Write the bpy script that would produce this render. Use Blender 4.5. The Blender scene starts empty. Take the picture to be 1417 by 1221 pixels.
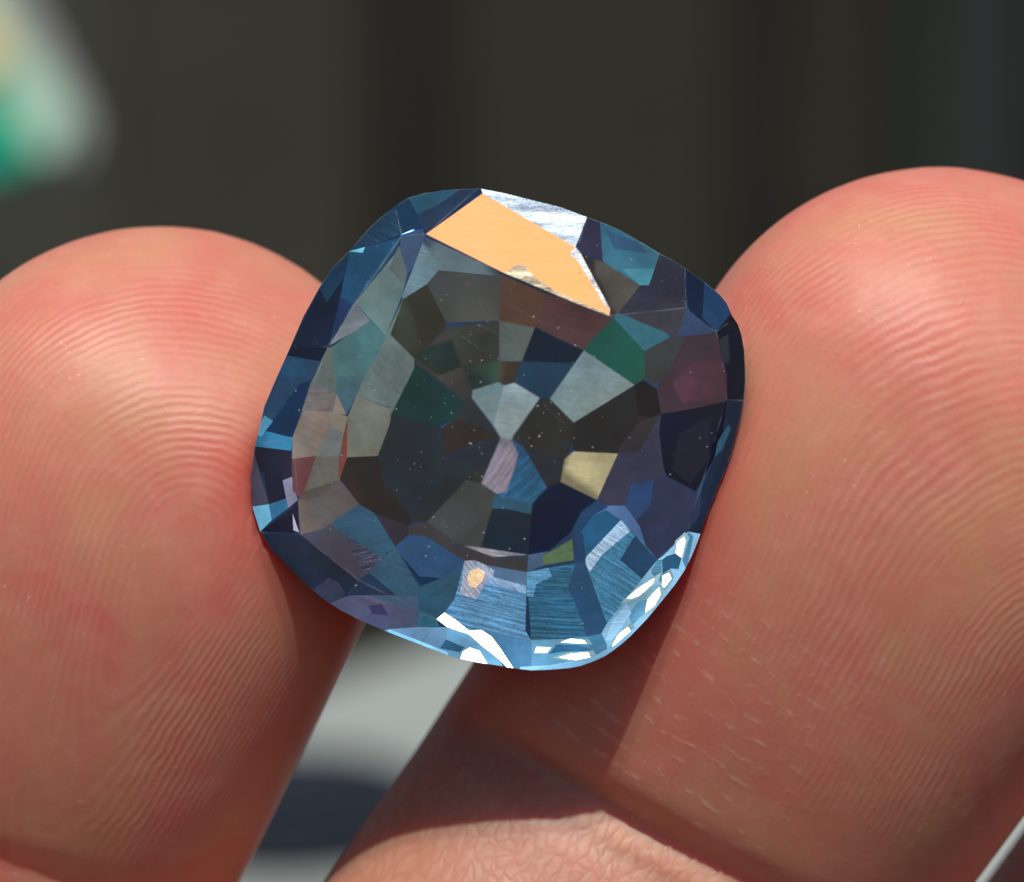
import bpy, bmesh, math, random
import numpy as np
from mathutils import Vector, Matrix, geometry, noise
random.seed(7); rng = np.random.RandomState(7)
sc = bpy.context.scene
col = sc.collection
sc.unit_settings.system = 'METRIC'
sc.unit_settings.scale_length = 0.01            # one unit is one centimetre
PI = math.pi

# ------------------------------------------------------------------ camera
PITCH = math.radians(15)
DIST = 12.0                                     # camera to the stone
PXCM = 453.0                                    # photo pixels per cm in the plane of the stone
CW, CH = 1417.0, 1221.0
Rv = Vector((1, 0, 0)); Uv = Vector((0, math.sin(PITCH), math.cos(PITCH))); Bv = Vector((0, -math.cos(PITCH), math.sin(PITCH)))
CAM = Vector((0, 0, 20.0))
ORG = CAM - Bv * DIST                           # the stone's place; its frame is x right, y up, z to the lens
FRAME = Matrix((( Rv.x, Uv.x, Bv.x, ORG.x), (Rv.y, Uv.y, Bv.y, ORG.y), (Rv.z, Uv.z, Bv.z, ORG.z), (0, 0, 0, 1)))
cd = bpy.data.cameras.new('camera'); cam = bpy.data.objects.new('camera', cd); col.objects.link(cam)
cam.matrix_world = Matrix.Translation(CAM) @ FRAME.to_3x3().to_4x4()
cd.sensor_width = 36; cd.lens = 36 * DIST / (CW / PXCM)
cd.clip_start = 0.5; cd.clip_end = 20000
cd.dof.use_dof = True; cd.dof.focus_distance = 12.08; cd.dof.aperture_fstop = cd.lens / 1000 / 0.28
sc.camera = cam

# ------------------------------------------------------------------ light
SUN_L = Vector((0.03, 0.79, 0.57)).normalized()          # towards the sun, in the stone's frame
Sw = (FRAME.to_3x3() @ SUN_L).normalized()
world = bpy.data.worlds.new('World'); sc.world = world; world.use_nodes = True
wn = world.node_tree.nodes; wl = world.node_tree.links
sky = wn.new('ShaderNodeTexSky'); sky.sky_type = 'NISHITA'; sky.sun_disc = False
sky.sun_elevation = math.asin(Sw.z); sky.sun_rotation = math.atan2(Sw.x, Sw.y)
wl.new(sky.outputs[0], wn['Background'].inputs[0]); wn['Background'].inputs[1].default_value = 0.062
sd = bpy.data.lights.new('sun', 'SUN'); sd.energy = 3.9; sd.angle = math.radians(1.4); sd.color = (1, 0.95, 0.88)
sun = bpy.data.objects.new('sun', sd); col.objects.link(sun)
sun.rotation_euler = Sw.to_track_quat('Z', 'Y').to_euler()
sc.view_settings.view_transform = 'Standard'; sc.view_settings.look = 'None'
sc.view_settings.exposure = 0.0; sc.view_settings.gamma = 1
sc.cycles.max_bounces = 12; sc.cycles.transparent_max_bounces = 16; sc.cycles.glossy_bounces = 8; sc.cycles.transmission_bounces = 8
sc.cycles.caustics_reflective = False; sc.cycles.caustics_refractive = False
sc.cycles.sample_clamp_indirect = 4.0
sc.cycles.use_denoising = True

# ------------------------------------------------------------------ helpers
def lin(c):
    return [((v/255)/12.92 if v/255 <= .04045 else ((v/255+.055)/1.055)**2.4) for v in c]

def P(px, py, z=0.0):
    """photo pixel + height towards the lens -> point in the stone's frame (cm)"""
    k = (DIST - z) / DIST
    return Vector(((px - CW/2) / PXCM * k, -(py - CH/2) / PXCM * k, z))

def mesh_obj(name, verts, faces, mat=None, parent=None, smooth=False):
    me = bpy.data.meshes.new(name); me.from_pydata([tuple(v) for v in verts], [], faces); me.update()
    if smooth: me.polygons.foreach_set('use_smooth', [True]*len(me.polygons))
    o = bpy.data.objects.new(name, me); col.objects.link(o)
    if mat: me.materials.append(mat)
    if parent: o.parent = parent
    return o

def bm_obj(name, bm, mat=None, parent=None, smooth=False):
    me = bpy.data.meshes.new(name); bm.to_mesh(me); bm.free()
    if smooth: me.polygons.foreach_set('use_smooth', [True]*len(me.polygons))
    o = bpy.data.objects.new(name, me); col.objects.link(o)
    if mat: me.materials.append(mat)
    if parent: o.parent = parent
    return o

def box(name, lo, hi, mat, parent=None, bevel=0.0):
    bm = bmesh.new(); bmesh.ops.create_cube(bm, size=1)
    for v in bm.verts:
        v.co = Vector([(lo[i]+hi[i])/2 + v.co[i]*(hi[i]-lo[i]) for i in range(3)])
    if bevel: bmesh.ops.bevel(bm, geom=bm.edges[:], offset=bevel, segments=2, affect='EDGES')
    return bm_obj(name, bm, mat, parent)

def tag(o, label=None, cat=None, kind=None, group=None):
    if label: o['label'] = label
    if cat: o['category'] = cat
    if kind: o['kind'] = kind
    if group: o['group'] = group
    return o

class NT:
    def __init__(s, name):
        s.m = bpy.data.materials.new(name); s.m.use_nodes = True; s.t = s.m.node_tree; s.t.nodes.clear()
        s.out = s.n('ShaderNodeOutputMaterial')
    def n(s, t, **k):
        x = s.t.nodes.new(t)
        for a, b in k.items(): setattr(x, a, b)
        return x
    def l(s, a, b): s.t.links.new(a, b)
    def put(s, sock, v):
        if isinstance(v, bpy.types.NodeSocket): s.l(v, sock)
        else: sock.default_value = v
    def math(s, op, a, b=0.0, c=0.0):
        x = s.n('ShaderNodeMath', operation=op)
        for i, v in enumerate((a, b, c)): s.put(x.inputs[i], v)
        return x.outputs[0]
    def vmath(s, op, a, b=(0, 0, 0)):
        x = s.n('ShaderNodeVectorMath', operation=op)
        s.put(x.inputs[0], a); s.put(x.inputs[1], b)
        return x.outputs[0]
    def attr(s, name, typ='OBJECT'):
        x = s.n('ShaderNodeAttribute'); x.attribute_type = typ; x.attribute_name = name; return x
    def ramp(s, f, stops):
        x = s.n('ShaderNodeValToRGB'); e = x.color_ramp.elements
        while len(e) < len(stops): e.new(0.5)
        for i, (p, c) in enumerate(stops): e[i].position = p; e[i].color = (*c, 1)
        s.l(f, x.inputs[0]); return x.outputs[0]
    def noise(s, vec, scale, detail=2.0, rough=0.5, dist=0.0):
        x = s.n('ShaderNodeTexNoise'); x.inputs['Scale'].default_value = scale; x.inputs['Detail'].default_value = detail
        x.inputs['Roughness'].default_value = rough; x.inputs['Distortion'].default_value = dist
        if vec is not None: s.l(vec, x.inputs['Vector'])
        return x.outputs[0]
    def mixc(s, f, a, b, mode='MIX'):
        x = s.n('ShaderNodeMix', data_type='RGBA', blend_type=mode)
        s.put(x.inputs[0], f); s.put(x.inputs[6], a if isinstance(a, bpy.types.NodeSocket) else (*a[:3], 1))
        s.put(x.inputs[7], b if isinstance(b, bpy.types.NodeSocket) else (*b[:3], 1))
        return x.outputs[2]

def simple(name, c, rough=0.6, var=0.15, scale=1.0, spec=0.3):
    t = NT(name); co = t.n('ShaderNodeTexCoord').outputs['Object']
    f = t.noise(co, scale, 4)
    c0 = [v*(1-var) for v in c]; c1 = [min(1, v*(1+var)) for v in c]
    b = t.n('ShaderNodeBsdfPrincipled'); t.l(t.ramp(f, [(0.3, c0), (0.7, c1)]), b.inputs['Base Color'])
    b.inputs['Roughness'].default_value = rough; b.inputs['Specular IOR Level'].default_value = spec
    t.l(b.outputs[0], t.out.inputs[0]); return t.m

# ------------------------------------------------------------------ surroundings (all far out of focus)
ground = mesh_obj('ground', [(-6000, -6000, -75), (6000, -6000, -75), (6000, 6000, -75), (-6000, 6000, -75)], [(0, 1, 2, 3)],
                  simple('dark_earth', (0.045, 0.042, 0.038), 0.9, 0.25, 0.02))
tag(ground, kind='structure')

def cray(px, py, dist):
    """world point seen at a photo pixel, at a distance along the ground from the camera"""
    d = FRAME.to_3x3() @ Vector(((px-CW/2)/PXCM/DIST, -(py-CH/2)/PXCM/DIST, -1))
    return CAM + d * (dist / d.y)

WALL_Y = 150.0
k = WALL_Y / DIST / PXCM / math.cos(PITCH)
wall = bpy.data.objects.new('board_wall', None); col.objects.link(wall); wall.location = (0, WALL_Y, -75)
tag(wall, 'dark blurred wall of wide upright boards behind the hand', 'wall')
bands = [(-900, -420, (34, 36, 32)), (-420, -60, (58, 60, 56)), (-60, 180, (72, 74, 70)), (180, 505, (66, 67, 62)), (505, 640, (44, 44, 39)),
         (640, 990, (62, 63, 56)), (990, 1090, (47, 46, 42)), (1090, 1190, (60, 55, 49)), (1190, 1245, (48, 50, 46)), (1245, 1290, (44, 63, 54)),
         (1290, 1390, (56, 63, 67)), (1390, 1500, (42, 42, 42)), (1500, 1900, (60, 60, 54)), (1900, 2500, (48, 50, 48))]
for i, (a, b, c) in enumerate(bands):
    x0 = (a-CW/2)*k; x1 = (b-CW/2)*k
    L = [v*f_ for v, f_ in zip(lin(c), (1.02, .95, .82) if a < 500 else (.90, .83, .71))]
    box('board', (x0+.05, -1.0-(i % 3)*.3, 0), (x1-.05, 1.0, 145), simple('board_paint_%d' % i, L, 0.75, 0.12, 0.15), wall, 0.12)
box('backing', (-60, 1.05, 0), (60, 3, 147), simple('backing_board', (0.02, 0.02, 0.02), 0.9), wall)

# pale table with a slanting far edge
tb = bpy.data.objects.new('table', None); col.objects.link(tb)
e0 = cray(380, 950, 50); tb.location = (0, 0, -75)
tag(tb, 'pale grey green table top, blurred, below the fingers', 'table')
def tpoint(px, py):
    d = FRAME.to_3x3() @ Vector(((px-CW/2)/PXCM/DIST, -(py-CH/2)/PXCM/DIST, -1))
    return CAM + d * (-CAM.z / d.z)
A = tpoint(470, 930); B = tpoint(640, 870); dv = (B-A).normalized(); nv = Vector((dv.y, -dv.x, 0))
c0 = A - dv*12; c1 = A + dv*75; c2 = c1 + nv*55; c3 = c0 + nv*55
bm = bmesh.new()
vs = [bm.verts.new((p.x, p.y, 75)) for p in (c0, c1, c2, c3)]
f = bm.faces.new(vs); r = bmesh.ops.extrude_face_region(bm, geom=[f])
for v in [g for g in r['geom'] if isinstance(g, bmesh.types.BMVert)]: v.co.z -= 3
bmesh.ops.recalc_face_normals(bm, faces=bm.faces[:]); bmesh.ops.bevel(bm, geom=bm.edges[:], offset=.2, segments=2, affect='EDGES')
bm_obj('table_top', bm, simple('pale_laminate', (0.33, 0.365, 0.345), 0.45, 0.06, 0.06), tb)
for p, q in ((c0, c2), (c1, c3), (c2, c0), (c3, c1)):
    w = p + (q-p).normalized()*6
    box('leg', (w.x-2, w.y-2, 0), (w.x+2, w.y+2, 71.99), simple('leg_paint', (0.15, 0.16, 0.16)), tb, 0.1)

# dark round dish on the table
dc = tpoint(405, 1142)
bm = bmesh.new()
prof = [(0, .05), (1.5, .05), (2.0, .35), (2.12, .40), (2.2, .34), (2.0, .02), (1.5, 0), (0, 0)]
rings = []
for r_, h in prof:
    rings.append([bm.verts.new((r_*math.cos(t*PI/24), r_*math.sin(t*PI/24), h)) for t in range(48)] if r_ else [bm.verts.new((0, 0, h))])
for a, b in zip(rings, rings[1:]):
    for t in range(48):
        u = (t+1) % 48
        q = [a[t % len(a)], a[u % len(a)], b[u % len(b)], b[t % len(b)]]
        q = list(dict.fromkeys(q)); bm.faces.new(q)
bmesh.ops.recalc_face_normals(bm, faces=bm.faces[:])
dish = bm_obj('dish', bm, simple('dark_glaze', (0.012, 0.016, 0.024), 0.5, 0.2, 1), None, True)
dish.location = (dc.x, dc.y, 0.0); dish.scale = (1.0, 1.05, 1)
tag(dish, 'small dark round dish blurred on the pale table between the fingers', 'dish')

# green, white and cream pouch hanging in front of the wall
pz = 45.0
def wp(px, py, y=pz): return cray(px-12, py+6, y)
pouch = bpy.data.objects.new('pouch', None); col.objects.link(pouch)
pc = wp(0, 60); pouch.matrix_world = Matrix.Translation(pc) @ FRAME.to_3x3().to_4x4()
tag(pouch, 'blurred green and white rounded pouch at the upper left', 'pouch')
ks = (pz/math.cos(PITCH))/DIST/PXCM * (1/(1))
def ploc(px, py, z=0): 
    q = pouch.matrix_world.inverted() @ wp(px, py); return Vector((q.x, q.y, z))
def slab(name, pts, z0, z1, mat, rounded=True):
    n = len(pts); bm = bmesh.new()
    a = [bm.verts.new(ploc(*p, z0)) for p in pts]; b = [bm.verts.new(ploc(*p, z1)) for p in pts]
    bm.faces.new(a); bm.faces.new(b)
    for i in range(n): bm.faces.new([a[i], a[(i+1) % n], b[(i+1) % n], b[i]])
    bmesh.ops.recalc_face_normals(bm, faces=bm.faces[:])
    if rounded: bmesh.ops.bevel(bm, geom=[e for e in bm.edges if abs(e.verts[0].co.z-e.verts[1].co.z) < 1e-5], offset=abs(z1-z0)*.3, segments=2, affect='EDGES')
    return bm_obj(name, bm, mat, pouch)
def arc(cx, cy, r, a0, a1, n=8): return [(cx+r*math.cos(math.radians(a0+(a1-a0)*i/n)), cy+r*math.sin(math.radians(a0+(a1-a0)*i/n))) for i in range(n+1)]
slab('shell', [(-330, -330), (-90, -330)] + [(48, -20)] + arc(72, 175, 68, -28, 75) + [(0, 248), (-330, 262)], -.5, 0, simple('grey_white_plastic', (0.31, 0.32, 0.30), .5, .05))
slab('mint_panel', [(-200, -200), (-60, -200), (20, 20), (84, 100), (118, 165), (98, 212), (30, 232), (-60, 230), (-200, 230)], .01, .09, simple('mint_print', (0.40, 0.60, 0.46), .5, .08))
slab('green_panel', [(-200, 112), (8, 112), (42, 165), (66, 205), (40, 236), (-40, 252), (-200, 258)], .1, .16, simple('green_print', (0.0, 0.36, 0.21), .45, .1))
slab('cream_patch', arc(-20, 62, 48, 0, 345, 22), .17, .24, simple('cream_print', (0.75, 0.62, 0.30), .5, .05))
bm = bmesh.new()
c = ploc(-180, -320)
for sx in (-.12, .12): pass
bmesh.ops.create_cone(bm, segments=10, radius1=.08, radius2=.08, depth=60, cap_ends=True)
for v in bm.verts: v.co = Vector((c.x + v.co.x, c.y + 30 + v.co.z, -.25 + v.co.y))
bm_obj('cord', bm, simple('cord_fibre', (.2, .2, .18)), pouch)

# ------------------------------------------------------------------ the stone
OUT = [(360,736),(350,704),(347,660),(353,618),(366,562),(384,520),(402,480),(420,438),(442,398),(460,371),(483,348),(510,317),(527,301),(545,287),(565,274),
 (586,268),(610,264),(638,262),(664,261),(700,268),(735,277),(776,287),(813,301),(838,310),(861,320),(888,336),(913,351),(931,360),(946,370),(972,388),(997,409),
 (1006,421),(1013,437),(1021,449),(1026,464),(1030,485),(1031,510),(1031,530),(1029,552),(1023,585),(1015,615),(1006,645),(992,679),(979,712),(966,748),(957,770),
 (947,790),(933,811),(915,833),(895,857),(873,880),(862,890),(849,900),(836,909),(820,916),(803,922),(786,925),(761,927),(736,928),(718,926),(700,923),(662,917),(637,912),
 (620,907),(578,891),(537,875),(495,857),(472,845),(450,831),(428,813),(409,794),(391,776),(375,760)]
CUL = (697, 605)
# (polygon, seen colour with its light and shade, kind): w = window to what is behind, m = internal mirror, s = brushed mirror towards the sun
FACETS = [
 ([(545,287),(555,325),(505,342),(483,348),(500,325)], (34,64,94),'m'),
 ([(545,287),(565,272),(584,312),(556,324)], (30,62,92),'m'),
 ([(556,324),(584,312),(585,316),(556,328)], (95,140,200),'m'),
 ([(565,272),(610,262),(665,258),(590,320),(584,312)], (42,62,92),'m'),
 ([(565,272),(610,262),(640,260),(605,285),(577,297)], (40,85,112),'m'),
 ([(483,348),(505,342),(554,329),(531,371),(509,397),(487,421),(471,411)], (36,78,115),'m'),
 ([(483,348),(505,342),(502,350),(482,362)], (58,122,152),'m'),
 ([(483,348),(471,411),(486,421),(470,450),(453,482),(402,480),(442,396)], (28,40,66),'m'),
 ([(471,411),(487,421),(456,478),(463,445)], (36,58,100),'m'),
 ([(483,348),(478,380),(452,420),(442,396)], (30,58,88),'m'),
 ([(402,480),(453,482),(430,526),(415,531),(366,598),(355,600),(366,560)], (40,68,102),'m'),
 ([(402,480),(453,482),(443,500),(397,492)], (26,36,62),'m'),
 ([(385,500),(420,497),(425,520),(390,522)], (36,78,112),'m'),
 ([(415,531),(431,526),(405,606),(366,600)], (28,52,88),'m'),
 ([(361,595),(405,606),(403,624),(350,620)], (52,128,172),'m'),
 ([(366,575),(378,583),(366,600),(362,605),(352,600)], (72,145,180),'m'),
 ([(353,620),(403,624),(404,660),(391,665),(396,690),(372,698),(365,655),(352,650)], (38,38,62),'m'),
 ([(351,625),(358,650),(371,697),(345,702),(342,650)], (70,66,88),'m'),
 ([(347,702),(371,697),(376,720),(358,738)], (96,172,206),'m'),
 ([(372,698),(396,690),(399,703),(376,720)], (48,108,148),'m'),
 ([(391,665),(403,660),(412,692),(397,704),(396,690)], (128,130,158),'m'),
 ([(359,737),(405,703),(412,694),(414,737),(405,738)], (32,34,58),'m'),
 ([(405,711),(415,739),(406,734)], (145,140,168),'m'),
 ([(355,738),(406,738),(416,740),(464,779),(480,790),(495,803),(478,826),(450,838),(400,790)], (34,44,68),'m'),
 ([(478,822),(462,838),(430,818),(455,800),(470,808)], (50,58,86),'m'),
 ([(413,692),(436,688),(470,664),(497,698),(457,725),(450,731),(416,739)], (98,90,90),'m'),
 ([(421,680),(468,655),(472,664),(440,689),(413,692)], (86,80,76),'m'),
 ([(416,740),(450,731),(457,725),(478,741),(529,773),(511,793),(495,803),(465,779)], (70,68,84),'m'),
 ([(478,741),(500,750),(536,765),(529,773),(505,795),(490,770)], (62,64,84),'m'),
 ([(456,725),(497,698),(502,700),(517,710),(527,724),(547,757),(536,766),(529,773),(478,741)], (50,88,116),'m'),
 ([(547,757),(552,765),(580,812),(579,826),(548,824),(511,793),(529,773)], (50,88,116),'m'),
 ([(547,757),(565,740),(590,743),(643,776),(641,785),(612,800),(584,811),(552,765)], (44,80,122),'m'),
 ([(552,765),(584,811),(612,800),(580,798)], (28,50,82),'m'),
 ([(580,812),(612,800),(641,785),(629,830),(615,848),(604,857),(579,845)], (42,84,110),'m'),
 ([(478,826),(500,822),(548,824),(579,826),(578,868),(538,874),(520,876),(450,838)], (76,82,118),'m'),
 ([(500,822),(579,826),(579,846),(540,835)], (60,86,118),'m'),
 ([(510,838),(528,836),(538,852),(515,850)], (56,56,100),'m'),
 ([(481,824),(495,804),(548,824)], (40,54,82),'m'),
 ([(578,845),(604,857),(608,867),(577,868)], (40,96,122),'m'),
 ([(538,871),(577,868),(619,868),(617,885),(609,897),(606,912),(520,878)], (98,144,184),'m'),
 ([(619,868),(649,878),(668,895),(688,910),(702,930),(600,915),(609,897),(617,885)], (105,170,214),'m'),
 ([(617,885),(631,891),(643,896),(636,903),(609,897)], (45,92,132),'m'),
 ([(537,871),(537,875),(578,891),(620,907),(620,903),(578,886)], (135,200,238),'m'),
 ([(637,914),(640,902),(650,896),(664,901),(676,922)], (238,245,255),'s'),  # white sun glow drawn in as a face
 ([(644,776),(658,776),(672,782),(729,792),(727,873),(735,886),(680,874),(649,873),(615,849),(629,830)], (90,148,194),'s'),
 ([(672,782),(729,792),(728,811),(680,798)], (82,112,148),'m'),
 ([(644,778),(656,776),(670,783),(684,790),(680,804),(668,812),(660,830),(648,826),(636,822),(640,800)], (165,172,196),'s'),
 ([(650,790),(662,786),(671,792),(668,804),(658,814),(650,812),(646,802)], (238,208,168),'s'),  # small sun caustic painted as a face of its own
 ([(680,799),(728,811),(728,822),(672,806)], (140,175,215),'s'),
 ([(649,873),(680,874),(735,886),(736,929),(711,926),(692,897),(680,881),(666,872)], (78,140,190),'m'),
 ([(604,855),(615,849),(629,857),(649,872),(666,872),(680,881),(692,897),(712,926),(704,926),(688,910),(668,895),(649,880),(619,868)], (240,248,255),'s'),  # white flare drawn in as a face
 ([(729,791),(759,786),(796,780),(790,820),(800,845),(812,881),(790,884),(736,886)], (48,104,138),'s'),
 ([(796,780),(810,779),(831,838),(840,863),(832,877),(812,881),(800,845),(786,815)], (38,78,120),'m'),
 ([(729,791),(759,786),(764,798),(742,808),(738,826),(729,826)], (92,160,205),'s'),
 ([(859,720),(811,771),(810,779),(831,838),(840,863),(867,828),(910,775),(883,743)], (66,128,166),'s'),
 ([(879,741),(910,775),(888,801),(858,775)], (34,70,108),'m'),
 ([(859,720),(811,771),(811,780),(816,792),(833,768),(872,735)], (170,200,228),'s'),
 ([(800,741),(820,714),(839,706),(859,719),(811,770)], (38,92,134),'m'),
 ([(794,744),(806,737),(811,770),(810,779),(796,781)], (36,66,106),'m'),
 ([(751,770),(792,746),(794,775),(767,780),(753,782)], (86,112,74),'m'),
 ([(731,768),(759,763),(751,770),(753,782),(729,791)], (66,92,128),'m'),
 ([(566,727),(590,723),(635,753),(656,761),(682,771),(731,771),(729,791),(672,782),(658,776),(643,776),(590,743),(565,741)], (62,60,64),'w'),
 ([(641,755),(666,758),(731,769),(682,772),(656,762)], (150,150,162),'s'),
 ([(645,665),(666,669),(688,684),(681,704),(664,757),(635,753),(590,723)], (68,71,72),'w'),
 ([(684,684),(737,696),(733,769),(664,757),(681,704)], (34,46,62),'w'),
 ([(684,684),(737,696),(735,712),(700,704),(681,704)], (44,86,112),'m'),
 ([(737,696),(757,675),(776,667),(826,692),(804,709),(790,737),(759,764),(733,768)], (30,40,60),'w'),
 ([(693,606),(708,609),(716,617),(717,628),(713,645),(701,680),(686,683),(666,669)], (142,132,150),'s'),
 ([(708,608),(724,618),(757,676),(737,697),(686,686),(701,680),(713,645),(717,628)], (46,94,130),'s'),
 ([(654,540),(690,529),(697,534),(683,589),(653,551)], (106,130,134),'m'),
 ([(697,533),(712,530),(747,551),(707,607),(693,607),(683,589)], (138,156,156),'m'),
 ([(642,555),(653,551),(690,604),(629,582)], (50,53,60),'w'),
 ([(612,592),(629,582),(665,590),(692,605),(650,618),(618,630)], (56,50,48),'w'),
 ([(542,572),(612,590),(618,628),(692,605),(666,669),(645,665),(590,723),(570,722),(566,712),(540,677),(529,668),(529,634),(523,631)], (43,50,58),'w'),
 ([(618,628),(692,605),(680,637),(600,690),(570,720),(590,723),(645,665),(666,669),(692,605)], (48,52,54),'w'),
 ([(591,393),(617,446),(616,455),(582,489),(572,500),(540,463),(558,414)], (58,60,50),'w'),
 ([(591,394),(607,374),(694,380),(691,444),(617,447)], (74,76,74),'m'),
 ([(616,453),(691,443),(691,530),(653,541),(639,507)], (60,63,57),'w'),
 ([(639,507),(691,500),(691,530),(653,541)], (48,64,58),'w'),
 ([(582,489),(616,455),(639,507),(653,541),(653,551),(641,557),(609,528),(573,499)], (62,62,62),'w'),
 ([(573,498),(609,528),(641,557),(629,582),(609,591),(542,573),(573,510)], (30,62,60),'w'),
 ([(573,496),(590,482),(625,470),(639,507),(609,520)], (42,58,54),'w'),
 ([(692,380),(755,407),(747,446),(740,454),(690,443)], (90,64,54),'m'),
 ([(755,407),(812,420),(849,440),(812,478),(808,485),(776,470),(743,453),(747,446)], (84,58,60),'m'),
 ([(690,443),(740,454),(722,500),(690,500)], (86,98,95),'m'),
 ([(690,500),(722,500),(713,530),(697,534),(690,530)], (66,60,52),'w'),
 ([(741,454),(786,476),(809,486),(761,552),(746,551),(712,530),(724,498)], (28,42,62),'w'),
 ([(723,502),(798,503),(761,552),(746,551),(712,530)], (38,64,88),'w'),
 ([(809,486),(878,533),(800,583),(794,585),(761,551)], (116,138,142),'m'),
 ([(849,441),(892,486),(892,523),(879,534),(809,487),(812,477)], (34,88,77),'m'),
 ([(856,433),(922,461),(927,467),(893,486),(849,441)], (50,108,126),'m'),
 ([(886,395),(898,395),(912,350),(946,368),(949,427),(937,466),(922,461),(856,433)], (57,57,74),'m'),
 ([(800,350),(837,364),(886,395),(856,433),(847,439)], (80,77,72),'m'),
 ([(813,300),(830,305),(834,362),(800,351),(801,332)], (56,54,82),'m'),
 ([(830,303),(914,348),(898,395),(886,394),(834,363)], (58,112,138),'m'),
 ([(860,372),(906,372),(898,395),(886,394)], (66,140,158),'m'),
 ([(838,318),(880,335),(896,350),(850,345)], (50,90,128),'m'),
 ([(945,366),(997,405),(1016,437),(991,459),(953,430)], (26,42,74),'m'),
 ([(975,385),(997,405),(1016,437),(991,459),(972,440)], (34,66,108),'m'),
 ([(949,426),(953,430),(991,459),(977,465),(937,466)], (54,74,110),'m'),
 ([(892,488),(926,467),(949,465),(928,509),(918,525),(906,534),(892,523)], (60,66,66),'m'),
 ([(949,465),(975,463),(991,459),(997,480),(1006,519),(1006,555),(989,559),(963,565),(915,573),(909,539),(928,509)], (72,52,64),'m'),
 ([(960,500),(1002,500),(1006,545),(945,560),(930,530)], (84,54,66),'m'),
 ([(1012,434),(1035,464),(1038,552),(1006,555),(1006,519),(997,480),(991,459)], (32,32,48),'m'),
 ([(995,470),(1008,462),(1010,500),(1003,505)], (48,48,62),'m'),
 ([(879,534),(890,526),(909,540),(916,573),(900,578),(883,574)], (44,38,40),'w'),
 ([(794,584),(879,534),(884,574),(900,577),(916,573),(884,620),(855,628),(794,625),(790,605)], (46,45,45),'w'),
 ([(884,585),(916,573),(884,628),(855,634),(855,620)], (56,52,56),'w'),
 ([(708,606),(747,551),(760,551),(794,585),(794,612),(781,636),(757,630),(724,618)], (52,52,52),'w'),
 ([(724,618),(757,630),(782,636),(776,667),(757,676)], (46,50,58),'w'),
 ([(793,625),(855,627),(826,693),(776,667),(781,635)], (168,158,118),'m'),
 ([(855,630),(884,625),(916,573),(914,605),(920,658),(873,671),(865,700),(839,700),(826,692)], (58,58,80),'m'),
 ([(916,573),(963,565),(989,559),(1006,555),(1000,600),(987,637),(963,680),(926,668),(918,647),(912,598)], (30,33,54),'m'),
 ([(940,600),(985,575),(978,640),(955,670),(930,650)], (38,38,56),'m'),
 ([(1006,554),(1040,550),(1030,590),(1006,655),(975,740),(958,745),(952,736),(967,716),(971,677),(989,633),(1000,600)], (30,42,68),'m'),
 ([(1008,588),(1012,592),(1000,622),(990,632),(993,612)], (40,82,108),'m'),
 ([(865,700),(873,671),(920,658),(963,680),(971,690),(967,716),(952,737),(934,753),(918,769),(910,774),(883,743),(866,719)], (48,56,86),'m'),
 ([(865,700),(873,671),(905,664),(900,700),(880,720),(866,719)], (44,70,120),'m'),
 ([(826,692),(839,700),(865,700),(885,728),(893,754),(859,720),(839,707),(822,713)], (74,108,160),'m'),
 ([(804,709),(826,692),(842,702),(822,714),(797,742),(788,738)], (36,70,112),'m'),
 ([(951,737),(975,740),(950,800),(875,890),(840,916),(835,889),(832,877),(840,863),(867,828),(910,775),(918,769),(934,753)], (130,192,228),'m'),
 ([(951,737),(960,742),(950,790),(943,772),(949,748)], (72,132,176),'m'),
 ([(937,751),(946,743),(950,748),(943,771),(935,766)], (225,245,250),'s'),
 ([(922,770),(934,767),(942,773),(939,788),(928,787),(917,797),(916,775)], (44,92,130),'m'),
 ([(926,793),(929,801),(920,813),(916,812),(917,798)], (235,248,255),'s'),
 ([(912,774),(916,775),(915,806),(906,800),(900,790)], (80,140,176),'m'),
 ([(868,829),(881,816),(905,801),(903,808),(885,824),(873,829)], (230,245,255),'s'),
 ([(912,813),(914,823),(906,838),(893,848),(896,830)], (235,248,255),'s'),
 ([(896,832),(893,848),(874,866),(870,850),(884,832)], (90,155,195),'m'),
 ([(846,862),(868,835),(874,848),(862,866),(848,885),(838,886)], (150,198,232),'m'),
 ([(869,868),(874,876),(851,898),(847,894),(857,880)], (245,252,255),'s'),
 ([(735,886),(790,884),(812,880),(832,877),(840,892),(838,916),(800,935),(736,933)], (98,166,208),'m'),
 ([(812,880),(832,877),(838,890),(818,898)], (62,130,172),'m'),
 ([(739,904),(742,895),(763,896),(757,904)], (200,235,250),'s'),
 ([(774,910),(790,905),(814,903),(818,912),(800,914)], (235,248,255),'s'),
 ([(776,889),(790,885),(808,886),(812,891),(790,890)], (215,240,250),'s'),
 ([(760,905),(770,892),(800,893),(822,902),(780,902)], (48,112,160),'m'),
 ([(720,923),(760,921),(820,909),(850,893),(880,867),(884,872),(855,903),(822,922),(760,935),(718,930)], (122,192,236),'m'),
 ([(588,328),(690,374),(692,382),(605,374)], (92,112,122),'m'),
 ([(588,330),(605,374),(591,391),(558,414),(556,410),(571,373)], (102,132,145),'m'),
 ([(556,327),(586,316),(588,330),(571,373),(564,377),(553,349)], (62,86,122),'m'),
 ([(531,371),(552,345),(565,377),(556,412),(534,465),(491,419)], (96,124,125),'m'),
 ([(552,340),(565,375),(560,395),(538,372)], (88,104,106),'m'),
 ([(491,419),(513,444),(485,462),(458,478)], (112,120,130),'m'),
 ([(513,444),(534,465),(523,490),(503,525),(493,548),(479,574),(465,542),(460,480),(485,462)], (68,114,118),'m'),
 ([(466,520),(504,522),(493,548),(479,574),(465,542)], (66,100,112),'m'),
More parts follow.
